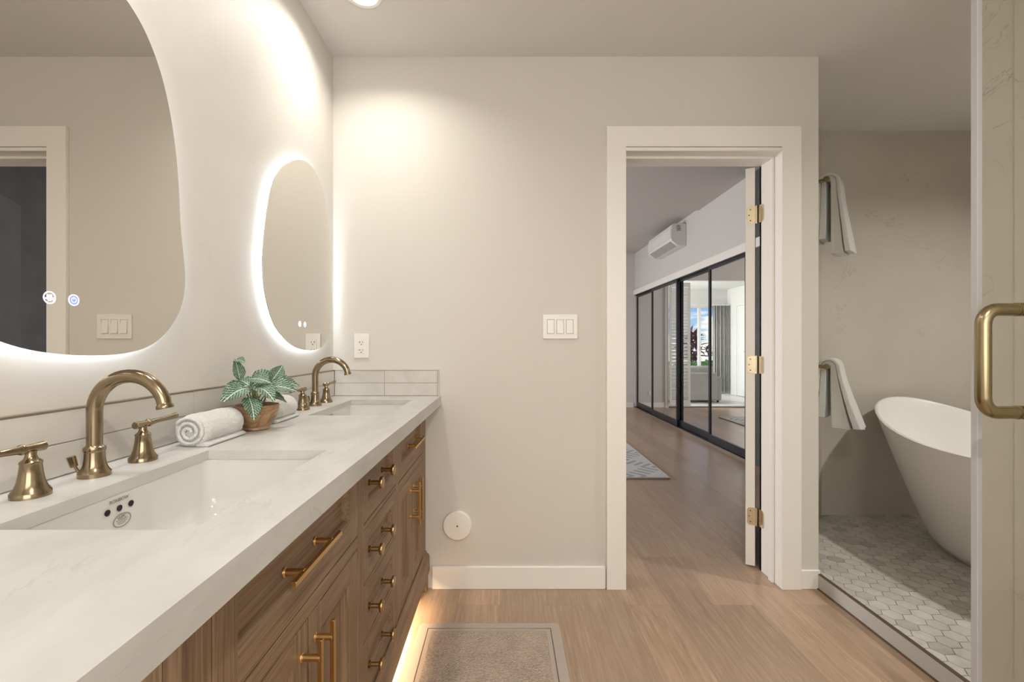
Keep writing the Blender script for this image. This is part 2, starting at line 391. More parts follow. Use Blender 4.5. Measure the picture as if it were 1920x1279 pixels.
struct(obj('trim_curb', bm, [cement_c, plain('bronze_edge', (.16, .125, .085), .4, .6), plain('gap_shadow_strip', (.12, .07, .04), .6)]))
# baseboards
def bb(name, x0, x1, y0, y1, h=.105):
    struct(obj(name, box(NB(), x0, x1, y0, y1, 0, h), white_trim, bevel=.003))
bb('baseboard_back', -.34, .4675, D-.014, D); bb('baseboard_back_right', 1.3775, 1.4675, D-.014, D, .088)
bb('baseboard_near', -.8, 1.45, -1.3, -1.286)
# door casing and jamb
cx0, cx1, jx0, jx1, ctop, jtop = .4725, 1.3775, .5625, 1.2875, 2.155, 2.06
bm = NB()
U = [(cx0, 0), (jx0, 0), (jx0, jtop), (jx1, jtop), (jx1, 0), (cx1, 0), (cx1, ctop), (cx0, ctop)]
prism(bm, U, XZ, D-.018, D); prism(bm, U, XZ, DB, DB+.016)
t = .018
prism(bm, [(jx0-t+.001, 0), (jx0, 0), (jx0, 2.04), (jx1, 2.04), (jx1, 0), (jx1+t-.001, 0), (jx1+t-.001, 2.056), (jx0-t+.001, 2.056)], XZ, D-.002, DB+.016)
prism(bm, [(jx0, 0), (jx0+.011, 0), (jx0+.011, 2.029), (jx1-.011, 2.029), (jx1-.011, 0), (jx1, 0), (jx1, 2.04), (jx0, 2.04)], XZ, D+.045, D+.080)
for (z0, z1) in ((2.04, jtop),): box(bm, jx0, jx1, D-.017, D+.002, z0, z1-.003)
struct(obj('trim_1', bm, white_trim, bevel=.0015))
# bedroom shell
struct(obj('wall_bedroom_left', box(NB(), -3.1, -3.0, DB, 8.45, 0, BH), paint_bed))
struct(obj('wall_bedroom_far', slab(NB(), [-3.1, -.75, 1.79, 2.6], [0, 2.33, BH], 8.35, 8.45, [(1, 0)], XZ), paint_bed))
bm = box(NB(), 2.38, 2.6, 4.47, 8.35, 2.145, BH); box(bm, 2.38, 2.6, 8.33, 8.35, 0, 2.145)
box(bm, 2.50, 2.6, 4.47, 8.33, 0, 2.145); struct(obj('wall_bedroom_right', bm, paint_bed))
struct(obj('trim_closet', box(NB(), 2.352, 2.5, 4.2, 8.345, 2.057, 2.145), white_trim, bevel=.002))
bm = box(NB(), -3.1, 2.6, D+.1, 8.45, BH, BH+.1); box(bm, -3.0, 2.38, DB, 5.59, BH-.025, BH+.01)
struct(obj('ceiling_bedroom', bm, ceil_bed))
bb('baseboard_bedroom', 1.82, 2.36, 8.336, 8.35, .09)
bm = box(NB(), 1.775, 1.835, 8.32, 8.36, 0, 2.33); struct(obj('trim_opening', bm, white_liv, bevel=.002))
bm = box(NB(), -.75, 1.775, 8.34, 8.46, 0, .035); box(bm, -.75, 1.775, 8.33, 8.342, .0, .012, 1); struct(obj('trim_threshold', bm, [white_liv, black_metal]))
# living room shell
struct(obj('floor_living', box(NB(), -.75, 4.0, 8.40, 10.8, -.08, .012), tile_liv))
struct(obj('ceiling_living', box(NB(), -.8, 4.0, 8.45, 10.8, 2.45, 2.55), plain('rough_white_ceiling', (.85, .85, .83), .9, nscale=14, nstr=.5)))
struct(obj('wall_living_left', box(NB(), -.6, -.46, 8.45, 10.8, 0, 2.45), white_liv))
struct(obj('wall_living_right', box(NB(), 4.0, 4.1, 8.45, 10.8, 0, 2.45), white_liv))
struct(obj('wall_living_near', box(NB(), 2.6, 4.1, 8.35, 8.45, 0, 2.45), white_liv))
struct(obj('wall_living_far', slab(NB(), [-.6, -.35, 1.60, 4.1], [0, .10, 2.07, 2.45], 10.7, 10.8, [(1, 1)], XZ), white_liv))
wn = obj('window_1', slab(NB(), [-.35, -.29, .230, .292, .81, .88, 1.54, 1.60], [.10, .16, 2.02, 2.07], 10.70, 10.76, [(1, 1), (3, 1), (5, 1)], XZ), white_liv, bevel=.003); struct(wn)
for a, b in ((-.29, .230), (.292, .81), (.88, 1.54)): obj('pane', box(NB(), a, b, 10.727, 10.733, .16, 2.02), glass_m, wn)
obj('window_handle', box(NB(), .25, .27, 10.67, 10.70, 1.02, 1.12), steel, wn, bevel=.004)
# bifold door on the living room's left wall
dr = struct(obj('door_2', slab(NB(), [8.95, 9.0, 10.22, 10.27], [.012, 2.02, 2.07], -.459, -.43, [(1, 0)], YZ), white_liv, bevel=.003))
for k in range(3):
    y0 = 9.003+k*.406; lf = obj('door_leaf', slab(NB(), [y0, y0+.07, y0+.333, y0+.403], [.02, .12, 1.0, 1.08, 1.94, 2.015], -.452, -.44, [(1, 1), (1, 3)], YZ), white_liv, dr)
    obj('door_panel', box(NB(), -.4585, -.446, y0+.069, y0+.334, .119, 1.941), white_liv, lf)
obj('door_knob', lathe(NB(), [(.005, 0), (.005, .015), (.014, .02), (.014, .03), (.004, .035)], (-.44, 9.86, 1.0), 'X', 16), steel, dr, smooth=40)

# ------------------------------------------------------------------ bathroom door leaf with three hinges
HP = Vector((1.2755, DB+.025, 0)); SW = Matrix.Translation(HP) @ Matrix.Rotation(R(-29), 4, 'Z') @ Matrix.Translation(-HP)   # the leaf swings about its hinge pins
bm = box(NB(), 1.2265, 1.2705, DB+.027, DB+.740, .012, 2.042); bmesh.ops.transform(bm, matrix=SW, verts=bm.verts)
dl = obj('door_1', bm, [white_trim, door_dark], bevel=.0015); struct(dl)
for p in dl.data.polygons:
    if abs((SW.to_3x3().inverted() @ p.normal).x) > .9: p.material_index = 1
def hinge(z):
    h = obj('hinge', tube(NB(), [(1.2755, DB+.025, z-.046), (1.2755, DB+.025, z+.046)], .0042, 12), brass, dl, smooth=40)
    P = []
    rr = .016; w0, w1 = 1.2345, 1.2725
    for a in range(180, 89, -15): P.append((w0+rr+rr*math.cos(R(a)), z+.044-rr+rr*math.sin(R(a))))
    P += [(w1, z+.044), (w1, z-.044)]
    for a in range(270, 179, -15): P.append((w0+rr+rr*math.cos(R(a)), z-.044+rr+rr*math.sin(R(a))))
    bm = prism(NB(), P, XZ, DB+.0235, DB+.0272); bmesh.ops.transform(bm, matrix=SW, verts=bm.verts); obj('hinge_leaf', bm, brass, h)
    P2 = [(DB+.024, z-.044), (DB+.024, z+.044)]
    for a in range(90, 181, 15): P2.append((DB-.018+rr+rr*math.cos(R(a))-.004, z+.044-rr+rr*math.sin(R(a))))
    for a in range(180, 271, 15): P2.append((DB-.018+rr+rr*math.cos(R(a))-.004, z-.044+rr+rr*math.sin(R(a))))
    obj('hinge_leaf', prism(NB(), P2, YZ, 1.2835, 1.2872), brass, h)
    for sx, sz in ((1.2495, .028), (1.2435, 0), (1.2495, -.028)):
        bm = lathe(NB(), [(.0028, 0), (.0028, -.0012)], (sx, DB+.0236, z+sz), 'Y', 10); bmesh.ops.transform(bm, matrix=SW, verts=bm.verts); obj('screw', bm, dark_hole, h)
for z in (1.80, 1.0375, .265): hinge(z)

# ------------------------------------------------------------------ vanity cabinet
vc = thing('vanity_cabinet', 'long brown oak vanity cabinet with gold pulls and knobs along the left wall', 'cabinet', (-.58, 1.2, 0))
FX = -.372
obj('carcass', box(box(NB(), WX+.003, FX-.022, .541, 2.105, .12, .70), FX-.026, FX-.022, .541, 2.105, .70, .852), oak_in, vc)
ys = [.523, .577, 1.150, 1.195, 1.553, 1.580, 2.062, 2.105]
bm = slab(NB(), ys, [.12, .178, .875], FX-.022, FX, [(1, 1), (3, 1), (5, 1)], YZ)
for y0, y1 in ((.577, 1.15), (1.58, 2.062)): box(bm, FX-.022, FX, y0, y1, .622, .652, 1)
for z in (.340, .494, .654): box(bm, FX-.022, FX, 1.195, 1.553, z-.006, z+.006, 1)
for y0, y1 in ((.577, 1.15), (1.195, 1.553), (1.58, 2.062)): box(bm, FX-.022, FX, y0, y1, .854, .875, 1)
obj('face_frame', bm, [oak_z, oak_y], vc, bevel=.001)
obj('end_panel', box(NB(), WX+.003, FX-.0225, .523, .5405, .0, .879), oak_z, vc)
bm = box(NB(), WX+.003, FX, 2.105, 2.125, .0, .879); obj('end_panel', bm, oak_z, vc)
P = [(FX-.02, .085), (FX+.020, .085), (FX+.020, .150), (FX+.015, .162), (FX+.006, .168), (FX+.003, .178), (FX-.02, .178)]
obj('base_molding', prism(NB(), P, lambda a, b, c: (a, c, b), .515, 2.125), oak_y, vc)
P = [(2.125, 0), (2.125, .086), (2.03, .086), (2.06, .07), (2.085, .035), (2.09, 0)]
obj('foot', prism(NB(), P, YZ, FX-.01, FX+.012), oak_z, vc)
obj('foot', box(NB(), FX-.025, FX-.012, 2.02, 2.045, 0, .086), toe_m, vc)['label'] = 'pale wooden foot'
obj('foot', prism(NB(), [(.523, 0), (.523, .086), (.62, .086), (.58, .06), (.555, 0)], YZ, FX-.01, FX+.012), oak_z, vc)
def front(name, y0, y1, z0, z1, fw, g=.0034):
    y0 += g; y1 -= g; z0 += g; z1 -= g
    m_ = oak_y if name == 'drawer' else oak_z
    f_ = obj(name, slab(NB(), [y0, y0+fw, y1-fw, y1], [z0, z0+fw, z1-fw, z1], FX-.024, FX-.0005, [(1, 1)], YZ), [oak_z, oak_y], vc, bevel=.0012)
    for p in f_.data.polygons:   # stiles upright grain, rails along
        if y0+fw < p.center.y+wloc(vc).y < y1-fw: p.material_index = 1
    bm = NB(); i = .013   # moulded inner bead and flat field
    a0, a1, b0, b1 = y0+fw-.0005, y1-fw+.0005, z0+fw-.0005, z1-fw+.0005
    xs = (FX-.002, FX-.017); q = []
    for x, k in ((xs[0], 0), (xs[0]-.002, .003), (xs[1]+.002, i-.003), (xs[1], i)):
        q.append([bm.verts.new((x, a, b)) for a, b in ((a0+k, b0+k), (a1-k, b0+k), (a1-k, b1-k), (a0+k, b1-k))])
    for r0, r1 in zip(q, q[1:]):
        for k in range(4): bm.faces.new([r0[k], r0[(k+1) % 4], r1[(k+1) % 4], r1[k]])
    bm.faces.new(q[-1])
    obj('panel', bm, m_, f_)
    return f_
def pull(p, y, z, L, vert):
    X = FX+.034; r = .0052; po = L*.30
    a, b = ((y, z-L/2), (y, z+L/2)) if vert else ((y-L/2, z), (y+L/2, z))
    bm = NB(); q = (lambda s: (y, z+s)) if vert else (lambda s: (y+s, z))
    # squared bar
    if vert: box(bm, X-.0045, X+.0045, y-.0045, y+.0045, z-L/2, z+L/2)
    else: box(bm, X-.0045, X+.0045, y-L/2, y+L/2, z-.0045, z+.0045)
    for s in (-po, po):
        yy, zz = q(s); tube(bm, [(FX-.003, yy, zz), (FX+.001, yy, zz), (FX+.002, yy, zz), (X, yy, zz)], [.0085, .0085, .0065, .0065], 16)
    return obj('handle', bm, gold, p, bevel=.0008)
def knob(p, y, z):
    return obj('knob', lathe(NB(), [(.009, -.004), (.009, .002), (.0062, .003), (.0062, .024), (.010, .026), (.0155, .028), (.0165, .030), (.0165, .034), (.0155, .036), (.001, .0365)], (FX, y, z), 'X', 24), knob_m, p, smooth=35)
d = front('drawer', .577, 1.15, .652, .854, .055); pull(d, .83, .752, .205, 0)
d = front('drawer', 1.58, 2.062, .652, .854, .055); pull(d, 1.80, .752, .205, 0)
for y0, y1 in ((.577, 1.15), (1.58, 2.062)):
    c = (y0+y1)/2
    d = front('door', y0, c, .178, .622, .055); pull(d, c-.030, .512, .17, 1)
    d = front('door', c, y1, .178, .622, .055); pull(d, c+.030, .512, .17, 1)
for z0, z1 in ((.66, .854), (.50, .648), (.346, .488), (.178, .334)):
    d = front('drawer', 1.195, 1.553, z0, z1, .040); knob(d, 1.255, (z0+z1)/2); knob(d, 1.378, (z0+z1)/2) if 0 else knob(d, 1.385, (z0+z1)/2)

# warm tape lamp under the cabinet
ls = thing('light_strip', 'warm glowing light strip hidden under the oak vanity', 'lamp', (-.44, 1.28, .112))
obj('led_tape', box(NB(), -.447, -.433, .56, 2.00, .108, .112), led_warm, ls)
light('strip_light', 'AREA', (.02, 0, -.008), (0, 0, 0), 4.6, (1, .73, .44), ls, shape='RECTANGLE', size=.02, size_y=1.4)

# ------------------------------------------------------------------ countertop
CX = -.300; CT = .90
xs = [WX+.0005, -.665, -.400, CX]; yy = [.25, .58, 1.02, 1.53, 1.97, D-.0005]
bm = slab(NB(), xs, yy, CT-.020, CT, [(1, 1), (1, 3)], XY)
box(bm, CX-.022, CX, .25, D-.0005, CT-.042, CT-.0201)
tag(obj('countertop', bm, quartz), 'long white veined quartz countertop with a thick front edge on the vanity', 'countertop')
# basins
def rrect(x0, x1, y0, y1, r, z, n=6):
    P = []
    for cx, cy, a0 in ((x1-r, y1-r, 0), (x0+r, y1-r, 90), (x0+r, y0+r, 180), (x1-r, y0+r, 270)):
        for k in range(n+1):
            a = R(a0+90*k/n); P.append((cx+r*math.cos(a), cy+r*math.sin(a), z))
    return P
def sink(cy, label):
    y0, y1, x0, x1 = cy-.22, cy+.22, -.665, -.400
    s = thing('sink', label, 'sink', (-.53, cy, CT-.021))
    bm = NB(); rings = []
    prof = [(.020, 0, .02), (.0, 0, .022), (.0, -.012, .022), (.003, -.085, .025), (.010, -.112, .03), (.024, -.126, .035), (.06, -.134, .03), (.10, -.140, .02)]
    first = rrect(x0-.03, x1+.03, y0-.03, y1+.03, .02, CT-.0205)
    rings.append([bm.verts.new(p) for p in first])
    for ins, dz, r in prof[1:]:
        rings.append([bm.verts.new(p) for p in rrect(x0+ins-.002, x1-ins+.002, y0+ins*1.1-.002, y1-ins*1.1+.002, r, CT-.0205+dz)])
    lo = [[bm.verts.new(p) for p in rrect(x0-.03, x1+.03, y0-.03, y1+.03, .02, CT-.036)], [bm.verts.new(p) for p in rrect(x0-.016, x1+.016, y0-.016, y1+.016, .03, CT-.04)], [bm.verts.new(p) for p in rrect(x0+.0, x1-.0, y0, y1, .04, CT-.175)]]
    rings = lo[::-1]+rings
    for a, b in zip(rings, rings[1:]):
        for k in range(len(a)): bm.faces.new([a[k], a[(k+1) % len(a)], b[(k+1) % len(a)], b[k]])
    bm.faces.new(rings[-1]); bm.faces.new(rings[0][::-1])
    obj('basin', bm, ceramic, s, smooth=50)
    obj('drain', lathe(NB(), [(.030, 0), (.030, .003), (.022, .004), (.020, .001), (.018, .001), (.017, .006), (.002, .008)], (-.53, cy, CT-.1605), 'Z', 28), bronze, s, smooth=40)
    xo = x0-.0012
    for k in (-.024, 0, .024):
        obj('overflow_hole', lathe(NB(), [(.0048, 0), (.0055, .0016), (.0048, .0018), (.004, .0008)], (xo, cy-.015+k, .8545), 'X', 20), dark_hole, s)
    text('maker_mark', 'RONBOW', .0085, ink_m, Matrix.Translation((xo+.0006, cy-.015, .869)) @ FACE_X, s)
    cyS, czS = cy-.010, .8325
    bm = NB(); A = []
    for rx, rz, x in ((.0185, .0118, .0008), (.0185, .0118, .0012), (.0168, .0103, .0012), (.0168, .0103, .0008)):
        A.append([bm.verts.new((xo+x+.0006, cyS+rx*math.cos(R(k*10)), czS+rz*math.sin(R(k*10)))) for k in range(36)])
    for a, b in zip(A, A[1:]):
        for k in range(36): bm.faces.new([a[k], a[(k+1) % 36], b[(k+1) % 36], b[k]])
    for z, w_ in ((.0010, .012), (-.0022, .010), (-.0053, .007)): box(bm, xo+.0010, xo+.0015, cyS-w_, cyS+w_, czS+z-.0004, czS+z+.0004)
    obj('round_sticker', bm, ink_m, s)
    text('sticker_mark', 'cUPC', .0075, ink_m, Matrix.Translation((xo+.0012, cyS, czS+.0055)) @ FACE_X, s)
sink(.80, 'white rectangular sink basin nearest the camera, with three overflow holes')
sink(1.75, 'white rectangular sink basin at the far end of the counter, by the back wall')

# ------------------------------------------------------------------ faucets
def faucet(cy, label):
    X = -.740; F = thing('faucet', label, 'faucet', (X, cy, CT), 'bronze widespread faucets on the counter')
    prof = [(.0240, 0), (.0240, .0075), (.0225, .0095), (.0195, .014), (.0168, .021), (.0155, .031), (.0150, .044), (.0160, .0455), (.0165, .049), (.0160, .0525), (.0132, .0545), (.0120, .056)]
    obj('spout_base', lathe(NB(), prof, (X, cy, CT), n=40), bronze, F, smooth=35)
    pts, rd = [(X, cy, CT+.05), (X, cy, CT+.07), (X, cy, CT+.10)], [.0117, .0117, .0118]
    ra = .064; zc = CT+.116; xc = X+ra
    for a in range(180, 12, -8):
        t = (180-a)/166; pts.append((xc+ra*math.cos(R(a)), cy, zc+ra*math.sin(R(a)))); rd.append(.0120+.0006*math.sin(t*3.14)-.0008*t)
    tx, tz = math.sin(R(14)), -math.cos(R(14)); e = pts[-1]
    for s_, r_ in ((.006, .0112), (.009, .0116), (.0105, .0132), (.015, .0137), (.017, .0130)):
        pts.append((e[0]+tx*s_*.8, cy, e[2]+tz*s_)); rd.append(r_)
    obj('spout', tube(NB(), pts, rd, 28), bronze, F, smooth=45)
    bm = tube(NB(), [(X-.014, cy-.010, CT), (X-.020, cy-.018, CT+.024)], .0024, 10)
    tube(bm, [(X-.018, cy-.020, CT+.022), (X-.021, cy-.023, CT+.040)], [.0060, .0068], 6)
    obj('lift_rod', bm, bronze, F, smooth=40)
    for s in (-1, 1):
        y = cy+s*.110
        pr = [(.0245, 0), (.0245, .007), (.0232, .009), (.0195, .015), (.0165, .024), (.0145, .036), (.0130, .050), (.0138, .0515), (.0138, .054), (.0118, .056), (.0085, .059), (.0068, .064), (.0072, .071)]
        h = obj('handle', lathe(NB(), pr, (X, y, CT), n=36), bronze, F, smooth=35)
        z = CT+.0745; x = X
        q = [(-.021, .0062), (-.0195, .0075), (-.008, .0068), (.006, .0060), (.010, .0062), (.012, .0078), (.016, .0080), (.019, .0062), (.050, .0046), (.078, .0054), (.084, .0062), (.092, .0066), (.094, .0058)]
        obj('lever', tube(NB(), [(x, y+s*a, z+.003*max(a, 0)/.086) for a, b in q], [b for a, b in q], 20), bronze, h, smooth=35)
    return F
faucet(.820, 'champagne bronze arched faucet with two lever handles at the nearest sink')
faucet(1.773, 'champagne bronze arched faucet with two lever handles at the far sink')

# ------------------------------------------------------------------ tile backsplash
def tiles(bm, As, z0, z1, fn, c0, c1):
    rows = 2; h = (z1-z0)/rows
    for r in range(rows):
        for a, b in zip(As, As[1:]):
            prism(bm, [(a+.0012, z0+r*h+.0012), (b-.0012, z0+r*h+.0012), (b-.0012, z0+(r+1)*h-.0012), (a+.0012, z0+(r+1)*h-.0012)], fn, c0, c1)
bs = thing('tile_backsplash', 'low two-row pale tile backsplash running behind both sinks on the left wall', 'backsplash', (WX+.005, 1.2, CT))
bm = NB(); tiles(bm, [.25, .358, .626, .894, 1.162, 1.430, 1.698, 1.966, 2.119], CT+.001, 1.018, YZ, WX+.002, WX+.010); obj('tile', bm, tile_m, bs, bevel=.0005)
obj('grout', box(NB(), WX+.0005, WX+.0085, .25, 2.1285, CT+.0005, 1.0185), tgrout_m, bs)
obj('edge_trim', box(NB(), WX+.0005, WX+.011, .25, 2.1285, 1.0187, 1.0212), plain('bronze_tile_edge', (.34, .27, .18), .35, .6), bs)['label'] = 'thin brass edge strip'
bs = thing('tile_backsplash', 'short two-row pale tile backsplash at the counter end on the back wall', 'backsplash', (-.55, D-.005, CT))
bm = NB(); tiles(bm, [WX+.0105, -.5625, -.3155], CT+.001, 1.020, XZ, D-.010, D-.002); obj('tile', bm, tile_m, bs, bevel=.0005)
obj('grout', box(NB(), WX+.010, -.316, D-.0085, D-.0005, CT+.0005, 1.0205), tgrout_m, bs)
bm = box(NB(), WX+.0105, -.310, D-.0115, D-.0005, 1.0205, 1.0245); box(bm, -.3145, -.310, D-.0115, D-.0005, CT+.0005, 1.0205)
obj('edge_trim', bm, plain('tile_trim', (.62, .58, .52), .35), bs)

# ------------------------------------------------------------------ backlit mirrors
OUT = [(.690, 1.795), (.735, 1.823), (.785, 1.846), (.830, 1.859), (.868, 1.863), (.905, 1.861), (.942, 1.851), (.980, 1.829), (1.012, 1.795), (1.040, 1.748), (1.064, 1.683), (1.083, 1.600), (1.094, 1.510), (1.099, 1.430), (1.107, 1.370), (1.114, 1.320), (1.113, 1.270), (1.098, 1.222), (1.068, 1.180), (1.030, 1.148), (.985, 1.128), (.930, 1.118), (.870, 1.116), (.810, 1.119), (.750, 1.128), (.700, 1.144), (.655, 1.165), (.612, 1.190), (.572, 1.230), (.542, 1.283), (.524, 1.339), (.518, 1.395), (.521, 1.450), (.532, 1.515), (.548, 1.585), (.568, 1.650), (.600, 1.712), (.642, 1.760)]
def smooth_loop(P, k=4):
    n = len(P); Q = []
    for i in range(n):
        p0, p1, p2, p3 = P[i-1], P[i], P[(i+1) % n], P[(i+2) % n]
        for j in range(k):
            t = j/k
            Q.append(tuple(.5*(2*p1[a]+(p2[a]-p0[a])*t+(2*p0[a]-5*p1[a]+4*p2[a]-p3[a])*t*t+(3*p1[a]-p0[a]-3*p2[a]+p3[a])*t**3) for a in (0, 1)))
    return Q
def inset(P, d):
    n = len(P); Q = []; A = sum(P[i][0]*P[(i+1) % n][1]-P[(i+1) % n][0]*P[i][1] for i in range(n))
    sgn = 1 if A > 0 else -1
    for i in range(n):
        tx, ty = P[(i+1) % n][0]-P[i-1][0], P[(i+1) % n][1]-P[i-1][1]; L = math.hypot(tx, ty)
        Q.append((P[i][0]-sgn*ty/L*d, P[i][1]+sgn*tx/L*d))
    return Q
LOOP = smooth_loop(OUT)
def mirror(dy, label):
    sh = lambda P: [(a+dy, b) for a, b in P]
    M = thing('wall_mirror', label, 'mirror', (WX+.003, .82+dy, 1.48), 'backlit pebble-shaped mirrors above the sinks')
    obj('mirror_glass', prism(NB(), sh(LOOP), YZ, -.7885, -.784), mirror_m, M)
    obj('back_frame', prism(NB(), sh(inset(LOOP, .020)), YZ, WX+.0005, -.7886), plain('mirror_back', (.8, .8, .82), .5) if 'mirror_back' not in MATS else MATS['mirror_back'], M)
    bm = NB(); A = sh(inset(LOOP, .0195)); B = sh(inset(LOOP, .0175)); n = len(A)
    r = [[bm.verts.new((x, a, b)) for a, b in Q] for x, Q in ((-.800, A), (-.800, B), (-.791, B), (-.791, A))]
    for a, b in zip(r, r[1:]+r[:1]):
        for k in range(n): bm.faces.new([a[k], a[(k+1) % n], b[(k+1) % n], b[k]])
    obj('led_tape', bm, led_m, M)
    bm = NB(); C = sh(inset(smooth_loop(OUT, 6), .0168)); C2 = sh(inset(smooth_loop(OUT, 6), .0178))
    for i in range(0, len(C), 2):
        (a, b), (c, d_) = C[i], C2[i]; (e, f_) = C[(i+1) % len(C)]
        u = ((e-a)*.28, (f_-b)*.28)
        prism(bm, [(a, b), (a+u[0], b+u[1]), (c+u[0], d_+u[1]), (c, d_)], YZ, -.7935, -.7905)
    obj('led_gap', bm, ledchip_m, M)['kind'] = 'stuff'
    # touch icons
    def ring(bm, y, z, r0, r1, a0=0, a1=360, st=15):
        n = int((a1-a0)/st); full = a1-a0 == 360
        V = [[bm.verts.new((x, y+r*math.sin(R(a0+st*k)), z+r*math.cos(R(a0+st*k)))) for k in range(n if full else n+1)] for r, x in ((r0, -.7839), (r1, -.7839), (r1, -.7836), (r0, -.7836))]
        for a, b in zip(V, V[1:]+V[:1]):
            for k in range(len(a) if full else len(a)-1): bm.faces.new([a[k], a[(k+1) % len(a)], b[(k+1) % len(a)], b[k]])
    y, z = .783+dy, 1.2176
    bm = NB(); ring(bm, y, z, .0090, .0110)
    P = [(-.0065, 0), (-.0065, -.003), (-.0045, -.003), (-.0045, .005), (-.002, .005), (-.002, -.006), (.001, -.006), (.001, .005), (.0035, .005), (.0035, -.004), (.0065, -.004), (.0065, .001)]
    tube(bm, [(-.7837, y+a, z+b) for a, b in P], .00055, 6)
    obj('touch_icon', bm, icon_m, M)['label'] = 'glowing white ring with a wavy line'
    y = .827+dy; bm = NB(); ring(bm, y, z, .0086, .0104); ring(bm, y, z, .0040, .0050, 30, 330); box(bm, -.7839, -.7836, y-.0005, y+.0005, z+.001, z+.0062)
    obj('touch_icon', bm, icon_m, M)['label'] = 'glowing power symbol in a ring'
    obj('touch_icon', lathe(NB(), [(.0085, 0), (.0085, .0001)], (-.78395, y, z), 'X', 24), icon_b, M)['label'] = 'pale blue glow inside the power ring'
mirror(0, 'large backlit pebble-shaped mirror above the nearest sink, cut by the left edge')
mirror(.955, 'backlit pebble-shaped mirror above the far sink, seen edge-on with its glowing rim')

# ------------------------------------------------------------------ outlet, switch, round cap
ot = thing('wall_outlet', 'white double wall outlet above the counter end on the back wall', 'outlet', (-.671, D, 1.133))
obj('cover_plate', box(NB(), -.706, -.636, D-.006, D-.0005, 1.076, 1.190), plastic, ot, bevel=.002)
obj('receptacle', box(NB(), -.688, -.654, D-.008, D-.005, 1.099, 1.167), plastic, ot, bevel=.001)
bm = NB()
for z in (1.150, 1.1135):
    box(bm, -.682, -.677, D-.0086, D-.0079, z+.0002, z+.0022); box(bm, -.6785, -.6765, D-.0086, D-.0079, z-.003, z+.005); box(bm, -.6655, -.6635, D-.0086, D-.0079, z-.003, z+.005)
    lathe(bm, [(.0025, 0), (.0025, -.0006)], (-.671, D-.008, z-.010), 'Y', 12)
obj('slots', bm, dark_hole, ot)
for z in (1.183, 1.083): obj('screw', lathe(NB(), [(.003, 0), (.0025, -.0008)], (-.671, D-.006, z), 'Y', 12), plastic, ot)
sw = thing('light_switch', 'white triple rocker light switch plate left of the doorway', 'switch', (.2575, D, 1.2235))
obj('cover_plate', slab(NB(), [.1765, .1965, .2295, .241, .274, .2855, .3185, .3385], [1.1665, 1.191, 1.256, 1.2805], D-.006, D-.0005, [(1, 1), (3, 1), (5, 1)], XZ), plastic, sw, bevel=.0015)
for x in (.1965, .241, .2855):
    P = [(D-.001, 1.1915), (D-.0105, 1.1915), (D-.0072, 1.2235), (D-.0045, 1.2555), (D-.001, 1.2555)]
    obj('rocker', prism(NB(), P, YZ, x+.0012, x+.0318), plastic, sw, bevel=.0006)
for x in (.213, .2575, .302):
    for z in (1.175, 1.272): obj('screw', lathe(NB(), [(.0025, 0), (.002, -.0008)], (x, D-.006, z), 'Y', 10), plastic, sw)
vt = thing('round_wall_cover', 'round white cover cap low on the back wall beside the vanity', 'wall cover', (-.2225, D, .2975))
obj('cap', lathe(NB(), [(.066, 0), (.067, -.004), (.0665, -.016), (.0635, -.020), (.05, -.0215), (.0, -.022)], (-.2225, D-.0003, .2975), 'Y', 56), plain('matte_white_cap', (.84, .80, .74), .45), vt, smooth=40)
obj('screw', lathe(NB(), [(.0045, 0), (.004, -.0015), (.0005, -.002)], (-.2215, D-.022, .2975), 'Y', 14), knob_m, vt)

# ------------------------------------------------------------------ downlights
def downlight(x, y, label, power, z=CH, spread=115, col=WARM):
    L = thing('recessed_light', label, 'ceiling light', (x, y, z), 'round recessed ceiling lights')
    obj('trim_ring', lathe(NB(), [(.054, -.0005), (.070, -.0005), (.071, -.003), (.068, -.006), (.056, -.004), (.054, -.0008)], (x, y, z), n=40, caps=False), plastic, L, smooth=40)
    obj('lens', lathe(NB(), [(.055, -.0006), (.055, -.0015), (.001, -.002)], (x, y, z), n=40), lens_m, L)
    light('downlight_beam', 'AREA', (0, 0, -.008), (0, 0, 0), power, col, L, shape='DISK', size=.10, spread=R(spread))
    return L
downlight(-.545, 1.75, 'glowing round recessed light in the ceiling above the far sink, cut by the top edge', 4.0, spread=140)
downlight(-.545, .72, 'glowing round recessed light over the nearest sink', 2.6, spread=140)
downlight(.55, -.3, 'round recessed ceiling light added behind the camera as fill', 15, spread=160)  # unseen lamp added for more light from above
downlight(2.75, 1.35, 'round recessed ceiling light over the bathtub', 20, spread=150)

def fuzz(o, strength, size):
    tx = bpy.data.textures.get('terry_%g' % size) or bpy.data.textures.new('terry_%g' % size, 'CLOUDS'); tx.noise_scale = size; tx.noise_depth = 2
    d = o.modifiers.new('terry', 'DISPLACE'); d.texture = tx; d.strength = strength; d.mid_level = .5; d.texture_coords = 'LOCAL'
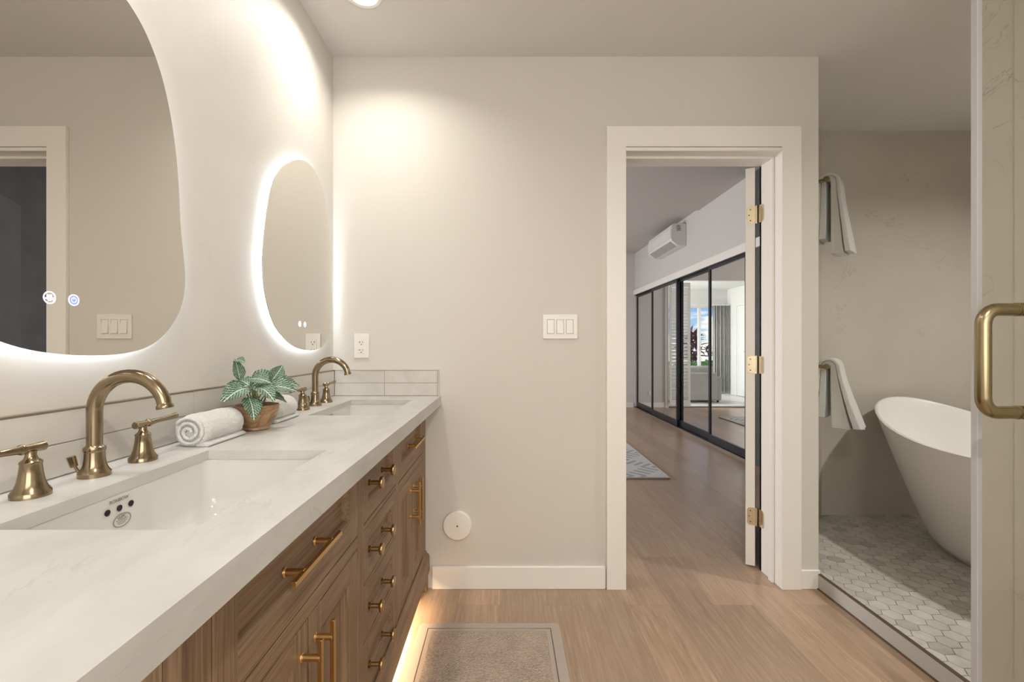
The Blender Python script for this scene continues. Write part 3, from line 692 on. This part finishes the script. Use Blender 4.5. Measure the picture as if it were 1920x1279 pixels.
# ------------------------------------------------------------------ rolled towels
def rolled(y0, y1, x, label, seed):
    rnd_ = random.Random(seed); r0 = .0395; z = CT+r0-.001
    T = thing('rolled_towel', label, 'towel', (x, (y0+y1)/2, CT), 'white rolled hand towels on the counter')
    bm = NB(); n = 48; rings = []; m_ = 14
    for j in range(m_+1):
        t = j/m_; e = min(t, 1-t)*(y1-y0)
        k = 1-.10*max(0, 1-e/.016)**2; ring = []
        for i in range(n):
            a = 2*math.pi*i/n; rr = r0*k*(1+.02*math.sin(3*a+seed)+.012*math.sin(7*a+5*t+seed))+rnd_.uniform(-.0007, .0007)
            xx, zz = rr*math.cos(a)*1.06, rr*math.sin(a)
            if zz < -.85*r0: zz = -.85*r0-(-.85*r0-zz)*.3
            ring.append(bm.verts.new((x+xx, y0+(y1-y0)*t, CT+.0345+zz)))
        rings.append(ring)
    for a, b in zip(rings, rings[1:]):
        for i in range(n): bm.faces.new([a[i], a[(i+1) % n], b[(i+1) % n], b[i]])
    bm.faces.new(rings[0][::-1]); bm.faces.new(rings[-1])
    o = obj('roll', bm, towel_m, T, smooth=60, sub=2); fuzz(o, .0035, .006)
    # spiral edge standing proud at both ends
    for yy_, s in ((y0, -1), (y1, 1)):
        bm = NB(); pts = []
        for i in range(70):
            a = i*.22; rr = .006+.0295*i/70
            pts.append((x+rr*math.cos(a), yy_+s*(.001+.003*(1-i/70)), CT+.0350+rr*math.sin(a)*.97))
        tube(bm, pts, [.0042+.0006*math.sin(i*1.7) for i in range(70)], 8); fuzz(obj('spiral_edge', bm, towel_m, T, smooth=180, sub=1), .002, .005)
    bm = NB()  # loose tail under the roll
    P = [(x+.012, CT+.0004), (x+.040, CT+.0004), (x+.045, CT+.004), (x+.043, CT+.009), (x+.036, CT+.012), (x+.012, CT+.006)]
    prism(bm, P, XZ, y0+.002, y1-.004); obj('loose_end', bm, towel_m, T, smooth=60, bevel=.002)
rolled(1.050, 1.205, -.728, 'white rolled terry towel left of the potted plant, nearest the front faucet', 1)
rolled(1.365, 1.515, -.728, 'white rolled terry towel behind the wooden plant bowl', 2)

# ------------------------------------------------------------------ potted plant
px_, py_ = -.698, 1.277
PP = thing('potted_plant', 'small green white-veined leafy plant in a round wooden bowl on the counter', 'plant', (px_, py_, CT))
obj('bowl', lathe(NB(), [(.032, .0005), (.0345, .003), (.033, .009), (.036, .013), (.046, .026), (.053, .042), (.057, .056), (.0585, .068), (.057, .070), (.055, .068), (.053, .058), (.02, .056)], (px_, py_, CT), n=48), pot_m, PP, smooth=50)
obj('soil', lathe(NB(), [(.0540, .0585), (.03, .061), (.0, .062)], (px_, py_, CT), n=24, caps=False), soil_m, PP, smooth=80)
def leaf(tip, base, nrm, wid, curl, i):
    """blade from base to tip; nrm is the up side"""
    base, tip, nrm = Vector(base), Vector(tip), Vector(nrm).normalized()
    ax = tip-base; L = ax.length; ax.normalize(); sd = ax.cross(nrm).normalized(); nn = sd.cross(ax)
    bm = NB(); uvl = bm.loops.layers.uv.new('UVMap'); rows = 13; cols = 8; G = []; uvs = {}
    for r in range(rows+1):
        t = r/rows; hw_ = wid*.5*(math.sin(math.pi*min(1, t*1.02)**.72)**.85 if 0 < t < 1 else 0.03)
        row = []
        for c in range(cols+1):
            s = -1+2*c/cols
            p = base+ax*L*t+sd*hw_*s+nn*(curl*math.sin(math.pi*t)+.30*hw_*abs(s)**1.5-.0025*math.cos(t*52-abs(s)*6)*abs(s)*.5-curl*.35*t*t)
            v = bm.verts.new(p+PPv); uvs[v] = (t, s*hw_/(wid*.5)); row.append(v)
        G.append(row)
    for r in range(rows):
        for c in range(cols):
            f = bm.faces.new([G[r][c], G[r][c+1], G[r+1][c+1], G[r+1][c]])
            for lp in f.loops: lp[uvl].uv = uvs[lp.vert]
    lf = obj('leaf', bm, leaf_m, PP, smooth=180)
    md = lf.modifiers.new('thick', 'SOLIDIFY'); md.thickness = .0008
PPv = Vector((px_, py_, CT))
# leaves given as (tip, base, normal, width, curl) about the bowl's foot
LV = [((-.055, -.075, .090), (-.012, -.018, .125), (.4, -.5, .8), .052, .012),   # left droop
      ((-.030, -.100, .092), (-.005, -.035, .118), (.5, -.35, .8), .058, .012),
      ((.038, -.080, .040), (.004, -.045, .095), (.75, -.6, .35), .052, .006),    # over the bowl
      ((.075, -.045, .085), (.005, -.015, .118), (.55, -.45, .75), .058, .012),
      ((-.045, -.028, .200), (-.030, -.030, .140), (.75, -.5, .3), .034, .004),   # upright top left
      ((-.002, -.052, .190), (-.042, -.028, .195), (.3, -.6, .6), .026, .003),
      ((.050, .050, .178), (.030, .020, .132), (.8, -.5, .35), .046, .004),       # upright right
      ((.030, .075, .150), (-.012, .000, .122), (.35, -.6, .75), .060, .012),
      ((.100, .030, .105), (.022, .006, .118), (.45, -.55, .75), .056, .010),
      ((.085, .085, .115), (.020, .030, .125), (.35, -.5, .8), .052, .010),
      ((-.078, .020, .130), (-.015, .000, .118), (.2, -.3, .95), .052, .012),
      ((-.045, .080, .125), (-.010, .020, .118), (.1, -.1, 1), .052, .012),
      ((.045, -.002, .130), (-.012, -.012, .142), (.5, -.6, .7), .044, .008),
      ((.060, .055, .070), (.015, .020, .095), (.6, -.2, .7), .034, .006)]
for i, (t_, b_, n_, w_, c_) in enumerate(LV): leaf(t_, b_, n_, w_, c_, i)
bm = NB()
for i, (t_, b_, n_, w_, c_) in enumerate(LV):
    a = PPv+Vector((.012*math.cos(i*2.1), .012*math.sin(i*2.1), .056)); b = PPv+Vector(b_)
    if i == 5: a = PPv+Vector((-.030, -.030, .14))
    mdp = (a+b)/2+Vector((b_[0]*.15, b_[1]*.15, .008)); tube(bm, [a, mdp, b], [.0022, .0018, .0014], 8)
obj('stems', bm, stem_m, PP, smooth=180)

# ------------------------------------------------------------------ bath mat
mt = thing('bath_mat', 'taupe rectangular bath mat on the wood floor in front of the vanity', 'mat', (-.06, 1.4, 0))
def rpoly(x0, x1, y0, y1, r): return [(p[0], p[1]) for p in rrect(x0, x1, y0, y1, r, 0)]
obj('border', prism(NB(), rpoly(-.345, .219, .95, 1.847, .018), XY, .0005, .010), mat_b, mt, bevel=.004, seg=3)
obj('pile', prism(NB(), rpoly(-.288, .163, 1.007, 1.790, .008), XY, .004, .0135), mat_m, mt, bevel=.003)
bm = NB()
tube(bm, [(x, y, .0096) for x, y in ((-.306, .99), (-.306, 1.808), (.181, 1.808), (.181, .99))], .0022, 6)
obj('stitching', bm, plain('mat_stitch', (.14, .105, .08), .9), mt)

# ------------------------------------------------------------------ bathtub
tb = thing('bathtub', 'white freestanding oval slipper bathtub in the wet room', 'bathtub', (2.42, 2.0, ZT))
bcx, bcy = 2.42, 2.01
def tubring(a, b, zf, n=72, p=2.15):
    V = []
    for k in range(n):
        t = 2*math.pi*k/n; c, s = math.cos(t), math.sin(t)
        x = a*math.copysign(abs(c)**(2/p), c); y = b*math.copysign(abs(s)**(2/p), s)
        V.append((bcx+x, bcy+y, zf(y/b)))
    return V
rz = lambda q: ZT+.575+.165*abs(q)**2.2
bm = NB(); rings = []
AR, BR, AB, BB = .415, .795, .205, .49
for i in range(15):
    t = i/14; k = math.sin(t*math.pi/2)**.80 if t else 0
    a = AB+(AR-AB)*t**.80; b = BB+(BR-BB)*t**.85
    if i == 0: a -= .012; b -= .012
    rings.append(tubring(a, b, lambda q, t=t: ZT+.001+(rz(q)-ZT)*t))
for da, dz in ((.003, .006), (-.004, .011), (-.012, .010), (-.018, .002)):
    rings.append(tubring(AR+da, BR+da, lambda q, dz=dz: rz(q)+dz))
for i in range(1, 11):
    t = i/10; rings.append(tubring(AR-.018-(AR-.018-AB*.9)*t**1.3, BR-.018-(BR-.018-BB*.88)*t**1.3, lambda q, t=t: rz(q)+(ZT+.13-rz(q))*math.sin(t*math.pi/2)**1.1))
vr = [[bm.verts.new(p) for p in r] for r in rings]
for a, b in zip(vr, vr[1:]):
    for k in range(72): bm.faces.new([a[k], a[(k+1) % 72], b[(k+1) % 72], b[k]])
bm.faces.new(vr[0][::-1]); bm.faces.new(vr[-1])
obj('tub_shell', bm, tub_m, tb, smooth=70)
obj('drain', lathe(NB(), [(.032, 0), (.032, .004), (.0, .006)], (bcx, bcy, ZT+.13), n=24), bronze, tb, smooth=40)

# ------------------------------------------------------------------ towel bars on the diagonal wall
U_ = Vector((.7071, .7071, 0)); Nn = Vector((.7071, -.7071, 0))
def towel_bar(z, label):
    a = Vector((1.790, 2.53, z)); b = a+U_*.33
    B = thing('towel_bar', label, 'towel bar', a)
    bm = NB(); tube(bm, [a-U_*.005, b], .0085, 16); obj('bar', bm, abrass, B, smooth=40)
    for p in (a, b):
        bm = NB(); tube(bm, [p-Nn*.072, p-Nn*.066, p-Nn*.065, p+Nn*.004], [.022, .022, .010, .010], 20)
        obj('bracket', bm, abrass, B, smooth=40)
    bm = NB(); tube(bm, [a-U_*.022, a-U_*.020, a-U_*.008, a-U_*.006], [.014, .016, .016, .010], 8); obj('end_knob', bm, abrass, B)
    return a
def hung_towel(a, s0, s1, legL, legR, flare, label, seed):
    T = thing('hand_towel', label, 'towel', a+U_*((s0+s1)/2), 'white hand towels hanging on the bars')
    rn = random.Random(seed)
    def sheet(name, off, th, drop_l, drop_r, fl, s0, s1):
        # inverted U of thickness th; outer offset off from the bar
        def path(o, dl, dr):
            P = []
            for k in range(9): P.append((-(o+fl*.25*((8-k)/8)**1.3), -dl*(8-k)/8))
            for k in range(1, 8): A = math.pi-math.pi*k/8; P.append((o*math.cos(A), o*.9*math.sin(A)))
            for k in range(9): P.append((o+fl*(k/8)**1.25, -dr*k/8))
            return P
        outer = path(off+th, drop_l, drop_r); fl = fl*.15 if name == 'inner_fold' else fl*.8; inner = path(off, drop_l, drop_r)
        bm = NB(); m_ = 10; rings = []
        for j in range(m_+1):
            t = j/m_; w_ = s0+(s1-s0)*t; ring = []
            e = 1-.5*(abs(2*t-1))**6
            for kk, (q, h) in enumerate(outer+inner[::-1]):
                d_ = abs(h)/max(drop_r, .01); wob = .003*math.sin(9*t+seed+h*12)*d_
                c = a+U_*(w_+(t-.5)*.03*d_)+Nn*(q*(1 if kk >= len(outer) else (.96+.04*e))+wob)+Vector((0, 0, h+.004*math.sin(5*t+seed)*d_))
                ring.append(bm.verts.new(c))
            rings.append(ring)
        for x, y in zip(rings, rings[1:]):
            for k in range(len(x)): bm.faces.new([x[k], x[(k+1) % len(x)], y[(k+1) % len(x)], y[k]])
        L = len(outer)
        for ring in (rings[0], rings[-1]):
            for k in range(L-1): bm.faces.new([ring[k], ring[k+1], ring[2*L-2-k], ring[2*L-1-k]])
        o = obj(name, bm, towel_m, T, smooth=60, bevel=.003, sub=2); fuzz(o, .004, .012); return o
    sheet('inner_fold', .0095, .026, legL*.97, legR, flare*.7, s0+.006, s1-.004)
    sheet('outer_fold', .036, .018, legL, legR*.985, flare, s0, s1)
a1 = towel_bar(2.057, 0); a1_obj = [o for o in COL.objects if o.name.startswith('towel_bar')][-1]
tag(a1_obj, 'brass towel bar mounted high at the wet room entry', 'towel bar')
hung_towel(a1, .035, .175, .33, .41, .055, 'white hand towel folded over the upper brass bar', 3)
a2 = towel_bar(1.018, 0); a2_obj = [o for o in COL.objects if o.name.startswith('towel_bar')][-1]
tag(a2_obj, 'brass towel bar mounted at waist height, beside the bathtub', 'towel bar')
hung_towel(a2, .03, .165, .30, .345, .10, 'white hand towel draped over the lower brass bar beside the bathtub', 8)

# ------------------------------------------------------------------ glass shower door
gx = 1.115
sd = thing('glass_shower_door', 'clear glass shower door standing open at the right edge with a brass handle', 'shower door', (gx, .7, .01))
obj('glass_panel', box(NB(), gx-.005, gx+.005, .33, 1.068, .012, 2.11), glass_m, sd)
obj('edge_seal', box(NB(), gx-.006, gx+.006, 1.069, 1.083, .012, 2.11), seal_m, sd)['label'] = 'pale translucent strip along the free edge'
hz0, hz1, hy = .990, 1.213, .985
for s in (-1, 1):
    P = [(gx+s*.006, hy, hz0), (gx+s*.048, hy, hz0)]; c = .032
    P += [(gx+s*(.048+c*math.sin(R(a))), hy, hz0+c-c*math.cos(R(a))) for a in range(15, 91, 15)]
    P += [(gx+s*(.048+c*math.cos(R(a))), hy, hz1-c+c*math.sin(R(a))) for a in range(0, 91, 15)]+[(gx+s*.006, hy, hz1)]
    bm = tube(NB(), P, .0138, 24)
    hd = obj('handle', bm, abrass, sd, smooth=50)
    for z in (hz0, hz1): obj('collar', tube(NB(), [(gx+s*.0055, hy, z), (gx+s*.009, hy, z)], .0150, 24), abrass, hd, smooth=40)
bm = NB()
for z in (.35, 1.80): box(bm, gx-.014, gx+.014, .33, .40, z-.045, z+.045)
obj('hinge', bm, abrass, sd, bevel=.003)
bm = box(NB(), gx-.02, gx+.02, .30, .33, 0.0, 2.15); obj('hinge_post', bm, abrass, sd)

# ------------------------------------------------------------------ bedroom: closet mirror doors
X0 = 2.372
def closet_door(y0, y1, x, label):
    d_ = thing('sliding_mirror_door', label, 'closet door', (x, (y0+y1)/2, .02), 'black framed mirrored closet doors')
    obj('frame', slab(NB(), [y0, y0+.035, y1-.035, y1], [.022, .105, 2.012, 2.046], x, x+.028, [(1, 1)], YZ), black_metal, d_, bevel=.001)
    obj('mirror_panel', box(NB(), x+.012, x+.018, y0+.034, y1-.034, .104, 2.013), mirror2_m, d_)
closet_door(7.34, 8.325, X0+.034, 'mirrored closet door furthest from the doorway, narrow, by the far wall')
closet_door(6.28, 7.38, X0, 'second mirrored closet door from the far wall, reflecting shutters')
closet_door(5.27, 6.34, X0+.034, 'mirrored closet door reflecting the window and the left half of the sofa')
closet_door(4.47, 5.31, X0, 'nearest mirrored closet door, reflecting the curtain, white folding doors and rug')
tk = obj('closet_track', box(NB(), X0-.012, X0+.075, 4.47, 8.328, .0005, .020), black_metal, bevel=.002); tag(tk, 'black floor track under the mirrored closet doors', 'door track')
obj('track_rail', box(NB(), X0-.018, X0-.012, 4.47, 8.328, .001, .016), steel, tk)
tag(obj('closet_track', box(NB(), X0-.004, X0+.075, 4.47, 8.328, 2.047, 2.0565), black_metal), 'black top track above the mirrored closet doors', 'door track')

# air conditioner
ac = thing('air_conditioner', 'white wall-mounted split air conditioner high in the bedroom', 'air conditioner', (2.38, 6.45, 2.44))
P = [(2.3795, 2.735), (2.22, 2.740), (2.195, 2.725), (2.178, 2.66), (2.176, 2.56), (2.186, 2.515), (2.26, 2.455), (2.30, 2.445), (2.3795, 2.445)]
obj('housing', prism(NB(), P, XZ, 5.97, 6.92), ac_m, ac, bevel=.006, seg=3, smooth=40)
obj('front_panel', prism(NB(), [(2.19, 2.722), (2.172, 2.66), (2.170, 2.55), (2.178, 2.548), (2.182, 2.66), (2.200, 2.722)], XZ, 5.975, 6.915), ac_m, ac)
obj('louver', prism(NB(), [(2.188, 2.512), (2.262, 2.452), (2.264, 2.446), (2.186, 2.506)], XZ, 6.03, 6.86), plain('grey_louver', (.38, .37, .36), .5), ac)
bm = NB()
for (y, z) in ((0, 0),):
    for a, b, c, e in ((2.255, 2.285, 2.712, 2.717), (2.268, 2.300, 2.692, 2.706), (2.255, 2.263, 2.672, 2.706), (2.270, 2.282, 2.655, 2.680), (2.288, 2.302, 2.660, 2.684), (2.255, 2.268, 2.640, 2.662), (2.278, 2.300, 2.640, 2.650)):
        box(bm, a, b, 5.9655, 5.9675, c, e)
obj('printed_label', bm, ink_m, ac)
# rug
rg = obj('area_rug', box(NB(), -.9, 1.40, 3.86, 7.17, .0005, .014), rug_m, bevel=.004); tag(rg, 'pale grey patterned woven area rug on the bedroom floor', 'rug')
bm = NB(); tube(bm, [(-.9, 3.862, .009), (1.398, 3.862, .009), (1.398, 7.168, .009)], .008, 8)
obj('rug_binding', bm, terry('rug_edge', (.60, .57, .50), 200, .8), rg, smooth=180)
struct(obj('wall_bedroom_charcoal', box(NB(), 2.38, 2.6, 2.963, 4.469, 0, BH), door_dark))
# bedroom outlet in the far wall
bo = obj('wall_outlet', box(NB(), 2.085, 2.205, 8.343, 8.3495, .225, .300), plastic, bevel=.002); tag(bo, 'white wide outlet plate low on the bedroom far wall, seen in the closet mirror', 'outlet')
bm = NB()
for x in (2.125, 2.165): box(bm, x-.012, x+.012, 8.341, 8.344, .250, .275)
obj('receptacle', bm, ac_m, bo)
# shutter panel by the opening
sh = thing('louvered_shutter', 'white louvered shutter panel at the bedroom opening, seen in the closet mirror', 'shutter', (1.6, 8.30, .04))
obj('frame', slab(NB(), [1.46, 1.50, 1.73, 1.77], [.04, .14, 1.18, 1.26, 2.20, 2.28], 8.285, 8.315, [(1, 1), (1, 3)], XZ), white_liv, sh, bevel=.002)
for a, b in ((.15, 1.17), (1.27, 2.19)):
    for k in range(16):
        z = a+(k+.5)*(b-a)/16
        obj('slat', prism(NB(), [(8.272, z+.022), (8.276, z+.026), (8.328, z-.022), (8.324, z-.026)], YZ, 1.50, 1.73), white_liv, sh)
# sofa
so = thing('sofa', 'light grey fabric sofa with loose back cushions, seen from behind in the closet mirror', 'sofa', (1.45, 9.3, .012))
obj('back_panel', box(NB(), .62, 2.45, 8.90, 9.08, .06, .60), sofa_m, so, bevel=.025, seg=4)
for x in (.50, 2.35): obj('armrest', box(NB(), x, x+.18, 8.95, 9.78, .05, .52), sofa_m, so, bevel=.03, seg=4)
obj('seat', box(NB(), .67, 2.36, 9.07, 9.76, .10, .42), sofa_m, so, bevel=.03, seg=3)
for k in range(3): obj('back_cushion', box(NB(), .63+k*.60, 1.225+k*.60, 9.0, 9.22, .42, .73), sofa_m, so, bevel=.06, seg=5)
for x in (.56, 2.44):
    for y in (9.0, 9.7): obj('leg', lathe(NB(), [(.02, 0), (.025, .055)], (x, y, .0125), n=12), black_metal, so)
# curtain
bm = NB(); n = 90; V = []
for i in range(n+1):
    t = i/n; x = -.43+.38*t; y = 10.56+.035*math.sin(t*2*math.pi*8.5)+.01*math.sin(t*31)
    V.append((bm.verts.new((x, y, .06)), bm.verts.new((x, 10.56+(y-10.56)*.8, 2.06))))
for a, b in zip(V, V[1:]): bm.faces.new([a[0], b[0], b[1], a[1]])
cu = obj('curtain', bm, curtain_m, smooth=180); cu.modifiers.new('thick', 'SOLIDIFY').thickness = .003
tag(cu, 'pale grey pleated floor-length curtain drawn beside the living room window', 'curtain')
cr_ = obj('curtain_rail', box(NB(), -.45, 1.7, 10.53, 10.59, 2.06, 2.085), white_liv); tag(cr_, 'white curtain rail above the living room window', 'curtain rail')
# outside
struct(obj('ground', box(NB(), -14, 14, 10.81, 40, -.3, -.25), grass_m))['label'] = 'lawn outside the window'
def blades(name, cx, cy, z0, z1, spread, n, L, wd, mat, seed, label, cat):
    rn = random.Random(seed); T = thing(name, label, cat, (cx, cy, -.25))
    bm = NB(); tube(bm, [(cx, cy, -.25), (cx+.02, cy, (z0+z1)/2), (cx, cy, z1-.1)], [.035, .025, .012], 8); obj('stem', bm, stem_m, T, smooth=180)
    bm = NB()
    for i in range(n):
        z = rn.uniform(z0, z1); th = rn.uniform(0, 2*math.pi); el = rn.uniform(.1, 1.2)
        b = Vector((cx+rn.uniform(-1, 1)*spread, cy+rn.uniform(-1, 1)*spread, z)); dv = Vector((math.cos(th)*math.cos(el), math.sin(th)*math.cos(el), math.sin(el)))
        sdv = dv.cross(Vector((0, 0, 1))).normalized(); LL = L*rn.uniform(.7, 1.2)
        p = [b, b+dv*LL*.45+sdv*wd, b+dv*LL-Vector((0, 0, LL*.15)), b+dv*LL*.45-sdv*wd]
        up = sdv.cross(dv)*.006
        lo_ = [bm.verts.new(q) for q in p]; hi_ = [bm.verts.new(q+up) for q in p]
        bm.faces.new(lo_[::-1]); bm.faces.new(hi_)
        for k in range(4): bm.faces.new([lo_[k], lo_[(k+1) % 4], hi_[(k+1) % 4], hi_[k]])
    o = obj('foliage', bm, mat, T); return T
blades('red_leaf_shrub', -.34, 12.6, .65, 1.42, .14, 110, .38, .05, red_leaf, 4, 'dark red spiky-leaved shrub outside the window, seen in the closet mirror', 'shrub')
blades('red_leaf_shrub', -1.25, 13.4, .8, 1.02, .16, 34, .28, .03, red_leaf, 5, 'lower dark purple spiky shrub right of the window post, seen in the closet mirror', 'shrub')
blades('green_bush', -.35, 12.2, -.1, .62, .25, 260, .14, .05, green_leaf, 6, 'bright green bush at the foot of the red shrub outside the window', 'bush')
blades('green_bush', -1.15, 12.9, -.1, .66, .28, 300, .14, .05, green_leaf, 9, 'green bush right of the window post, outside', 'bush')
sun = light('sun', 'SUN', (3, 14, 6), (R(-38), R(18), 0), 1.6, (1, .96, .9)); sun.data.angle = R(1)
